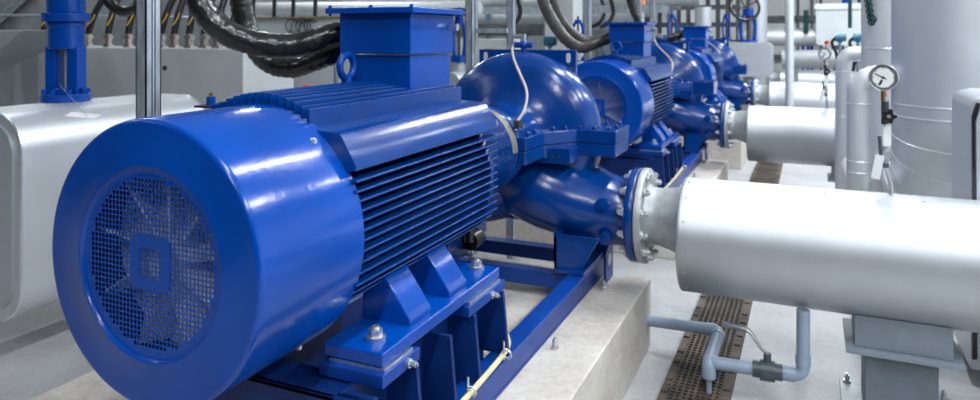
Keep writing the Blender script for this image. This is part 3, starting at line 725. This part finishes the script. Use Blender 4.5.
# ================================================================== GLAND CABINET ON THE LEFT
YC = 3.95
a = PY(38, 52, YC); b = PY(243, 52, YC); a2 = PY(13, 52, YC); zt = 1.485
t = thing('gland_cabinet', ((a.x + b.x) / 2, YC + .2, 0), 'long light grey cabinet topped with cable glands behind the valve box', 'cabinet')
MB().box(a.x, b.x, YC, YC + .55, .10, zt).build('body', CABW, t, bevel=.006)
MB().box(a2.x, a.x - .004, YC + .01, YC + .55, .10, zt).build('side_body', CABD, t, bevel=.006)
MB().box(a2.x + .03, b.x - .03, YC + .04, YC + .5, 0, .10).build('plinth_base', DARK, t)
q = PY(165, 68, YC); MB().cyl((q.x, YC - .006, q.z), (q.x, YC + .0, q.z), .020, 18).build('lock', DARK, t)
pxs = [43, 88, 108, 128, 161, 174, 189, 204, 217, 232]
gl = ['first from the left, left of the blue yoke', 'second, just right of the blue yoke', 'third from the left', 'fourth, left of the strut post', 'fifth, right of the strut post', 'sixth from the left', 'seventh from the left', 'eighth, beneath the sheathed bend', 'ninth, mostly behind the sheathed bend', 'tenth, at the right end']
for i, px in enumerate(pxs):
    c = PY(px, 45, YC + .12)
    g = MB().cyl((c.x, c.y, zt), (c.x, c.y, zt + .022), .043, 6); g.cyl((c.x, c.y, zt + .022), (c.x, c.y, zt + .07), .034, 20); g.cyl((c.x, c.y, zt + .07), (c.x, c.y, zt + .095), .041, 6); g.cyl((c.x, c.y, zt + .095), (c.x, c.y, zt + .108), .034, 18)
    g.build('cable_gland', NICK, t)
    lean = -.02 + .10 * random.random() + (.0 if i > 4 else .04)
    ct = thing('control_cable', (c.x, c.y, zt + .108), 'black cable rising from the cabinet glands, ' + gl[i], 'cable', 'cables on the gland cabinet')
    pts = [Vector((c.x, c.y, zt + .105)), Vector((c.x + lean * .3, c.y + .03, zt + .28)), Vector((c.x + lean, c.y + .12, zt + .5)), Vector((c.x + lean * 1.5, c.y + .25, zt + .85)), Vector((c.x + lean * 1.5, c.y + .3, zt + 1.3))]
    MB().tube(pts, .026, 12, 2).build('sheath', BLACK, ct)
    yy = MB().tube([pts[0] + Vector((.016, -.024, .07)), pts[1] + Vector((.018, -.024, -.05)), pts[1] + Vector((.026, -.012, -.01))], .0055, 8); yy.build('earth_core', YELL, ct)
# black hoop of cable hanging in front of the glands
hp = [PD(96, -30, 4.1), PD(104, -4, 4.1), PD(115, 10, 4.1), PD(128, 12, 4.1), PD(142, 4, 4.1), PD(150, -30, 4.1)]
cable('hanging_cable', hp, .028, 'black cable loop hanging in front of the glands left of the strut post', BLACK, None)
o = MB().tube([PY(-40, 15, YC + .28), PY(110, 16.5, YC + .28), PY(235, 19, YC + .28)], .015, 10).build('conduit_rail', GALV); tag(o, 'thin horizontal grey rail crossing behind the gland cables', 'rail')
# things above and behind the cabinet
t = MB().box(-9.4, -5.2, 5.2, 5.5, 0, 2.6).build('switchgear_cabinet', DUST); tag(t, 'dull dark grey switchgear cabinet behind the gland cables', 'cabinet')
P0 = [PY(-60, 30, 3.3), PY(24, 30, 3.3), PY(-4, 53, 3.3), PY(-60, 78, 3.3)]
m = MB(); m.rings([[Vector((q.x, 3.3, q.z)) for q in P0], [Vector((q.x - .1, 3.75, q.z)) for q in P0]]); t = thing('duct_hopper', (P0[1].x - .3, 3.5, 0), 'angled light grey duct end at top left edge', 'duct')
m.build('body', CABD, t, bevel=.01); MB().box(P0[0].x, P0[0].x + .06, 3.5, 3.56, 0, P0[0].z - .05).build('support_post', GALVD, t)
m = MB(); d0, d1 = PY(-10, 28, 5.15), PY(34, -12, 5.15); m.tube([d0, d1], .05, 4); tag(m.build('diagonal_brace', GALV), 'slanted grey brace at the top left corner', 'brace')

# light grey enclosure behind the big cables
e0, e1 = PY(236, 18, 6.2), PY(352, 18, 6.2)
t = thing('equipment_enclosure', ((e0.x + e1.x) / 2, 6.5, 0), 'pale grey enclosure behind the sagging black cables', 'cabinet')
MB().box(e0.x, e1.x + .5, 6.2, 6.9, 0, e0.z).build('body', CABW, t, bevel=.01)
MB().box(e0.x, e1.x + .5, 6.17, 6.21, e0.z - .012, e0.z + .006).build('yellow_edge', OLIVE, t)
m = MB(); m.tube([PY(262, 48, 6.14), PY(312, 108, 6.14), PY(395, 208, 6.14)], .05, 4); tag(m.build('diagonal_brace', DUST), 'dark grey slanted brace leaning on the pale enclosure', 'brace')
m = MB()
for i in range(7):
    c = PY(292 + 3.2 * i, 26 + (i % 3) * 1.5, 6.19); m.torus(c, (random.uniform(-.35, .35), 1, random.uniform(-.35, .35)), .075 + .010 * (i % 3), .005, 28, 6)
tag(m.build('wire_coil', DARK), 'loose coil of thin dark wire hanging on the pale enclosure', 'wire')
for i, px in enumerate((253, 274, 293, 315)):
    q = PY(px, 16, 6.3); o = MB().tube([(q.x, 6.3, e0.z + .0), (q.x + .01, 6.3, e0.z + .25), (q.x, 6.3, e0.z + 1.6)], .022, 10).build('dropper_cable', BLACK)
    tag(o, 'thin black vertical cable above the pale enclosure, ' + ['leftmost of four', 'second of four', 'third of four', 'rightmost of four'][i], 'cable', 'dropper cables')
q0, q1 = PY(225, 8, 7.6), PY(480, 8, 7.6); t = thing('overhead_pipe', (q0.x, 7.6, 0), 'bright horizontal pipe high behind the four dropper cables', 'pipe')
MB().cyl(q0, q1, .075, 24).build('pipe_run', CLADW, t)
for q in (.03, .97): xx = q0.x + (q1.x - q0.x) * q; MB().box(xx - .03, xx + .03, 7.57, 7.63, 0, q0.z - .07).build('support_post', GALVD, t)

def transmitter(p, s, lab, m=TEAL, up=True):
    t = thing('transmitter', p, lab, 'instrument', 'field transmitters')
    p = Vector(p)
    MB().cyl(p + Vector((-.06, 0, .10)) * s, p + Vector((.06, 0, .10)) * s, .055 * s, 20).cyl(p + Vector((0, 0, .03)) * s, p + Vector((0, 0, .10)) * s, .03 * s, 14).build('head', m, t)
    MB().cyl((p.x, p.y, 0), p + Vector((0, 0, .03)) * s, .02 * s, 12).build('stand', GALVD, t)
    MB().cyl(p + Vector((.06, 0, .10)) * s, p + Vector((.075, 0, .10)) * s, .045 * s, 20).build('cover', DARK, t)
def post_for(p, lab, r=.02):
    pass
# ------------------------------------------------------------------ valves and clutter behind the pumps
def yoke_valve(px, ybase, d, hgt, w, lab, wheel=True, body=None, grp='blue yoke valves'):
    p = PD(px, ybase, d); t = thing('yoke_valve', (p.x, p.y, 0 if body is None else p.z), lab, 'valve', grp)
    sx = Vector((CT, ST, 0))
    y = MB()
    y.cyl(p, p + Vector((0, 0, .05)), w * .75, 18)
    for s in (1, -1):
        y.tube([p + sx * s * w * .35 + Vector((0, 0, .03)), p + sx * s * w * .5 + Vector((0, 0, hgt * .35)), p + sx * s * w * .5 + Vector((0, 0, hgt * .75)), p + sx * s * w * .25 + Vector((0, 0, hgt))], w * .16, 10, 1)
    y.cyl(p + Vector((0, 0, hgt * .93)), p + Vector((0, 0, hgt * 1.12)), w * .36, 18)
    y.build('yoke', BLUE, t)
    MB().cyl(p + Vector((0, 0, .02)), p + Vector((0, 0, hgt * 1.3)), w * .11, 10).build('stem', DARK, t)
    if wheel:
        h = MB(); c = p + Vector((0, 0, hgt * 1.22)); ax = Vector((.25 * ST, -.25 * CT, 1)) if wheel == 1 else Vector((ST, -CT, .3))
        h.torus(c, ax, w * 1.15, w * .14, 28, 8); _, u, v = frame_of(ax)
        for i in range(3): q = u * math.cos(i * PI / 1.5) + v * math.sin(i * PI / 1.5); h.cyl(c, c + q * w * 1.1, w * .07, 8)
        h.build('handwheel', BLACK, t)
    if body is None:
        MB().cyl((p.x, p.y, 0), (p.x, p.y, p.z), w * .55, 18).build('riser_body', CLADG, t)
    return t
yoke_valve(459, 62, 5.3, .30, .085, 'blue yoke valve just right of the front terminal box', True)
yoke_valve(578, 42, 8.0, .22, .11, 'blue yoke valve behind the looping grey cables', False)
yoke_valve(672, 40, 12.6, .40, .14, 'tall blue yoke valve between second and third terminal boxes', False)
yoke_valve(726, 40, 13.2, .42, .12, 'narrow blue yoke valve behind the farthest motor', False)
# distant valve box with handwheel (right of pump row)
c0 = PD(748, 42, 12.6); t = thing('insulated_valve_box', (c0.x, c0.y, .6), 'distant pale valve box with blue yoke and black handwheel', 'valve')
MB().prism(rounded_rect(c0.x - .42, c0.x + .40, .85, 1.44, .12), c0.y - .25, c0.y + .45, 'XZ').build('cladding', CLADG, t)
MB().box(c0.x - .08, c0.x + .08, c0.y, c0.y + .16, 0, .86).build('support_leg', SUPP, t)
y = MB(); sx = Vector((CT, ST, 0)); p = Vector((c0.x, c0.y, 1.44))
for s in (1, -1): y.tube([p + sx * s * .10, p + sx * s * .125 + Vector((0, 0, .15)), p + sx * s * .125 + Vector((0, 0, .38)), p + sx * s * .05 + Vector((0, 0, .5))], .032, 10, 1)
y.cyl(p + Vector((0, 0, .46)), p + Vector((0, 0, .58)), .09, 16); y.cyl(p, p + Vector((0, 0, .04)), .16, 20); y.build('yoke', BLUE, t)
MB().cyl(p, p + Vector((0, 0, .8)), .028, 10).build('stem', DARK, t)
h = MB(); cc = p + Vector((-.05, -.05, .62)); ax = Vector((ST * .9, -CT, .35)); h.torus(cc, ax, .25, .026, 32, 8); _, u, v = frame_of(ax)
for i in range(4): q = u * math.cos(i * PI / 2 + .4) + v * math.sin(i * PI / 2 + .4); h.cyl(cc, cc + q * .25, .013, 8)
h.build('handwheel', BLACK, t)
# distant horizontal pipe, end box and verticals behind
YB = 15.7
a = PY(752, 37, YB); b = PY(818, 37, YB); zh = a.z
o = thing('header_pipe', (a.x, YB, a.z - .17), 'distant horizontal silver pipe running into the white box', 'pipe')
MB().cyl((a.x - .4, YB, a.z), (b.x + .1, YB, a.z), .175, 32).build('cladding', CLADW, o)
for q in (.25, .5, .8): MB().torus((a.x + (b.x - a.x) * q, YB, a.z), (1, 0, 0), .175, .008, 32, 6).build('seam', SEAM, o)
c1, c2 = PY(816, 6, YB), PY(862, 45, YB)
t = thing('white_box', ((c1.x + c2.x) / 2, YB, c2.z), 'white clad box at the end of the distant header pipe', 'box')
MB().prism(rounded_rect(c1.x, c2.x + .35, c2.z, c1.z, .06), YB - .4, YB + .4, 'XZ').build('cladding', CABW, t)
MB().prism(rounded_rect(c1.x - .03, c2.x + .38, c1.z - .08, c1.z + .03, .04), YB - .43, YB + .43, 'XZ').build('cap', CLADW, t)
MB().cyl((c1.x + .55, YB, c1.z + .03), (c1.x + .55, YB, c1.z + .5), .09, 18).build('blue_stub', BLUE, t)
MB().cyl((c1.x + .78, YB, c1.z + .03), (c1.x + .78, YB, c1.z + .5), .05, 18).build('green_stub', DGREEN, t)
MB().box(c1.x + .3, c1.x + .5, YB - .1, YB + .1, 0, c2.z).build('support_leg', SUPP, t)
def vpipe(name, px, d, r, z0, z1, m, lab, g='vertical pipes behind the pumps', cat='pipe'):
    p = PD(px, 33, d); o = MB().cyl((p.x, p.y, z0), (p.x, p.y, z1), r, 24).build(name, m); tag(o, lab, cat, g); return o
vpipe('vertical_pipe', 758, 13.6, .165, 0, 4.5, CLADG, 'thick grey vertical pipe left of the distant header pipe')
vpipe('vertical_pipe', 789.5, 9.6, .055, 0, 4.5, CLAD, 'slim silver vertical pipe crossing the distant header pipe')
p = PD(641, 33, 11.5); t = thing('capped_pole', (p.x, p.y, 0), 'galvanised pole with an orange cap behind the second terminal box', 'pole')
MB().cyl((p.x, p.y, 0), (p.x, p.y, 1.95), .055, 20).build('pole', GALV, t); MB().cyl((p.x, p.y, 1.95), (p.x, p.y, 2.12), .065, 16).build('cap', ORANGE, t)
vpipe('vertical_pipe', 703, 12.5, .14, 0, 2.05, CLADG, 'grey upright column behind the farthest terminal box')
vpipe('vertical_pipe', 738, 15.5, .04, 0, 4.5, DGREEN, 'thin dark green vertical pipe beside the narrow blue yoke')
vpipe('vertical_pipe', 806, 14.2, .045, 1.60, 2.05, DGREEN, 'dark green pipe stub standing on the distant header pipe')
for i, px in enumerate((798, 821)):
    vpipe('vertical_pipe', px, 17.1, .03, 0, 5, GIRT, 'thin grey vertical conduit on the white back wall, ' + ('left one' if i == 0 else 'right one'))
o = MB().cyl(PD(850, -20, 8.5), PD(850, 28, 8.5), .022, 12).build('chain_tube', DGREEN); tag(o, 'dark green vertical tube left of the pale riser', 'pipe')
# under the header pipe : blue clamp legs
for i, px in enumerate((803, 808, 812)):
    q = PY(px, 50, YB); tag(MB().cyl((q.x, YB, 0), (q.x, YB, zh - .165), .03, 10).build('support_rod', BLUE), 'slim blue support rod under the distant header pipe, ' + ('left', 'middle', 'right')[i] + ' of three', 'rod', 'blue support rods')
q0, q1 = PY(782, 59, 13.9), PY(850, 59, 13.9); t = thing('dull_pipe', (q0.x, 13.9, 0), 'dull grey horizontal pipe below the distant header pipe', 'pipe')
MB().cyl(q0, q1, .16, 24).build('pipe_run', DUST, t)
for q in (.2, .85): xx = q0.x + (q1.x - q0.x) * q; MB().box(xx - .05, xx + .05, 13.85, 13.95, 0, q0.z - .15).build('support_post', SUPP, t)
# transmitters with hoses, right background
tx = [(840, 40, 8.3, 'teal transmitter left of the pale riser, left of two'), (858, 40, 8.2, 'teal transmitter left of the pale riser, right of two')]
for px, py, d, lab in tx:
    p = PD(px, py + 5, d); transmitter(p, .85, lab)
    o = MB().tube([p + Vector((-.04, 0, .085)), p + Vector((-.10, 0, .03)), p + Vector((-.02, 0, -.12)), p + Vector((-.05, 0, -.3))], .018, 8, 2).build('impulse_hose', BLACK); tag(o, 'black impulse hose hanging from the ' + lab.split(', ')[1].split(' of')[0] + ' teal transmitter', 'hose', 'impulse hoses')
p = PY(827, 44, YP + PITCH + .10); t = thing('drain_tap', (p.x, p.y, .9), 'small red topped tap just above the small gauge', 'tap'); MB().cyl(p, p + Vector((.0, 0, .03)), .02, 12).build('head', RED, t); MB().cyl((p.x, p.y, .89), p, .009, 8).build('stem', STEEL, t)
transmitter(PD(336, 66, 4.6), .75, 'small teal transmitter left of the front terminal box')
transmitter(PD(550, 50, 6.2), .75, 'teal transmitter behind the crown of the nearest pump')
for px, py, d, m_, lab in ((307, 91.5, 5.6, RED, 'red topped marker post seen just above the front motor top fins'), (327, 91, 5.6, BLACK, 'black topped marker post seen just above the front motor top fins')):
    p = PD(px, py, d); t = thing('marker_post', (p.x, p.y, 0), lab, 'post')
    MB().lathe([(0, .0001), (0, .04), (.03, .045), (.05, .03), (.055, .0001)], p, (0, 0, 1), 18).build('head', m_, t)
    MB().cyl((p.x, p.y, 0), p, .018, 12).build('post', GALVD, t)
# chain on the pale riser
t = MB(); 
for s in (-1, 1):
    for i in range(12):
        q = i / 11; c = PD(873 + s * (1.5 + 9 * q * (1 if s > 0 else .55)), 22 - 30 * q, 5.54)
        ax = (1, .2, 0) if i % 2 else (0, 1, .2); t.torus(c, ax, .022, .007, 12, 6)
tag(t.build('operating_chain', DGREEN), 'dark green looped chain hanging against the pale riser', 'chain')

# rounded pale box right of the terminal box
c = PD(457, 78, 4.9)
t = thing('rounded_valve_box', (c.x, c.y, c.z - .6), 'small pale rounded valve box peeping out left of the nearest pump crown', 'valve')
MB().cyl((c.x, c.y - .12, c.z - .04), (c.x, c.y + .35, c.z - .04), .085, 24).build('cladding', CLADG, t)
MB().cyl((c.x, c.y + .1, 0), (c.x, c.y + .1, c.z - .1), .04, 14).build('support_leg', SUPP, t)
# control panel with a yellow label
c0, c1 = PY(478, 39, 7.0), PY(503, 80, 7.0)
t = thing('control_cabinet', ((c0.x + c1.x) / 2, 7.1, 0), 'pale grey control panel with a yellow label between strut posts', 'cabinet')
MB().box(c0.x - .25, c1.x + .08, 7.0, 7.3, 0, c0.z).build('body', CABW, t, bevel=.01)
l0, l1 = PY(485, 48, 6.995), PY(494, 52, 6.995)
MB().box(l0.x, l1.x, 6.993, 6.999, l1.z, l0.z).build('yellow_label', YELL, t)
o = MB().box(*sorted((PY(545, 33, 8.6).x, PY(573, 33, 8.6).x)), 8.6, 9.0, 0, 3.5).build('tall_cabinet', CABW); tag(o, 'tall pale cabinet behind the grey looping cables', 'cabinet')
p = PY(551, 5, 8.5); tag(MB().box(p.x - .05, p.x + .05, 8.5, 8.58, p.z - .07, p.z + .12).build('yellow_sign', YELL), 'small yellow plate on the tall pale cabinet behind the grey cables', 'sign')
# overhead pipe rack and cable trays at the back
k = 0
spec = [(250, 520, 8, 11.0, .12, DUST), (360, 640, 20, 12.5, .16, DUST), (440, 700, 3, 13.5, .15, CLADG), (470, 640, 26, 14.5, .17, DUST), (360, 545, 30, 10.8, .10, GIRT), (590, 680, 6, 15.0, .10, CLADG)]
labs = ['dull pipe', 'thick dull pipe', 'paler grey pipe', 'lowest thick dull pipe', 'thin dark pipe', 'short pale pipe']
where = ['behind the front terminal box', 'level with the vent cock', 'along the top edge', 'above the pump crowns', 'low behind the strut pair', 'behind the second terminal box']
for i, (p0, p1, py, Y, r, m) in enumerate(spec):
    q0, q1 = PY(p0, py, Y), PY(p1, py, Y); q1.z = q0.z
    t = thing('rack_pipe', (q0.x, Y, 0), 'blurred horizontal rack ' + labs[i] + ' ' + where[i], 'pipe', 'rack pipes')
    MB().cyl(q0, q1, r, 20).build('pipe_run', m, t)
    for q in (.12, .9): xx = q0.x + (q1.x - q0.x) * q; MB().box(xx - .04, xx + .04, Y - .04, Y + .04, 0, q0.z - r * .9).build('support_post', GALVD, t)
t = thing('cable_tray', (-4, 10, 1.95), 'ladder cable tray high up behind the pump row', 'tray')
for yy in (10.15, 10.58): MB().box(-9, -1.9, yy, yy + .02, 1.90, 2.0).build('side_rail', GALV, t)
g = MB(); x = -9
while x < -1.9: g.box(x, x + .03, 10.17, 10.58, 1.91, 1.93); x += .3
g.build('rungs', GALV, t)
for i, (px, d) in enumerate(((517, 9.8), (601, 11.2), (610, 10.2))):
    pts = [PD(px - 8, -25, d), PD(px + 2, 2, d), PD(px + 4, 14, d), PD(px - 2, 24, d), PD(px - 10, 27, d)]
    cable('looped_cable', pts, .03, 'black cable loop hanging under the tray, ' + ['leftmost of three', 'middle of three', 'rightmost of three'][i], BLACK, 'looped tray cables')
t = thing('panel_rack', (-3.2, 15.6, 0), 'white panelled rack with dark frame behind the second and farthest motors', 'rack')
r0, r1 = PY(650, 10, 15.4), PY(738, 50, 15.4)
MB().box(r0.x, r1.x, 15.46, 15.5, 0, r0.z + .3).build('frame', GIRT, t)
nx = 9; wx = (r1.x - r0.x) / nx
for j in range(4):
    for i in range(nx):
        xx = r0.x + wx * i; zz = 1.10 + j * .36
        MB().box(xx + .05, xx + wx - .05, 15.4, 15.46, zz, zz + .26).build('panel', BWHITE, t)
# dark sheet added to darken the background behind the rack pipes
o = MB().box(-12, -4.6, 16.2, 16.5, 0, 3.3).build('dark_backdrop', DUST); tag(o, 'added dull grey partition behind the rack pipes on the left', 'backdrop')

# ================================================================== CEILING LAMPS (above the frame, unseen; first row and left column put in as fill)
LAMP = emis('lamp_tube', (.95, .98, 1), 14)
def lamp(x, y, z, lx, ly, e, lab):
    t = thing('ceiling_lamp', (x, y, z), lab, 'lamp', 'ceiling lamps')
    MB().box(x - lx / 2 - .02, x + lx / 2 + .02, y - ly / 2 - .02, y + ly / 2 + .02, z + .02, z + .09).build('housing', CABW, t)
    MB().box(x - lx / 2, x + lx / 2, y - ly / 2, y + ly / 2, z + .01, z + .02).build('diffuser', LAMP, t)
    L = bpy.data.lights.new('lamp_light', 'AREA'); L.shape = 'RECTANGLE'; L.size = lx; L.size_y = ly; L.energy = e; L.color = (.90, .96, 1)
    o = bpy.data.objects.new('lamp_light', L); C.objects.link(o); o.location = (x, y, z)
    return o
for i, x in enumerate((-6.8, .2, 3.2)):
    for j, y in enumerate((-2.6, .9, 4.6, 8.6, 12.6)):
        lamp(x, y, 4.6, .22, 2.2, ((12, 105, 125), (6, 58, 160), (58, 75, 185), (80, 95, 230), (80, 95, 250))[j][i], 'long unseen ceiling lamp, column %s, row %s' % ('left middle right'.split()[i], 'first second third fourth fifth'.split()[j]))
w = bpy.data.worlds.new('hall'); bpy.context.scene.world = w; w.use_nodes = True
w.node_tree.nodes['Background'].inputs['Color'].default_value = (.86, .93, 1, 1); w.node_tree.nodes['Background'].inputs['Strength'].default_value = .03

# ================================================================== CAMERA
cam = bpy.data.cameras.new('camera'); co = bpy.data.objects.new('camera', cam); C.objects.link(co)
co.location = (0, 0, H); co.rotation_euler = (PI / 2, 0, TH)
cam.sensor_width = 36; cam.lens = 36 * 720 / 980; cam.shift_y = -167 / 980; cam.clip_start = .05
cam.dof.use_dof = True; cam.dof.focus_distance = 2.0; cam.dof.aperture_fstop = 3.8
S = bpy.context.scene; S.camera = co
S.view_settings.view_transform = 'Standard'; S.view_settings.look = 'None'; S.view_settings.gamma = 1; S.view_settings.exposure = .06
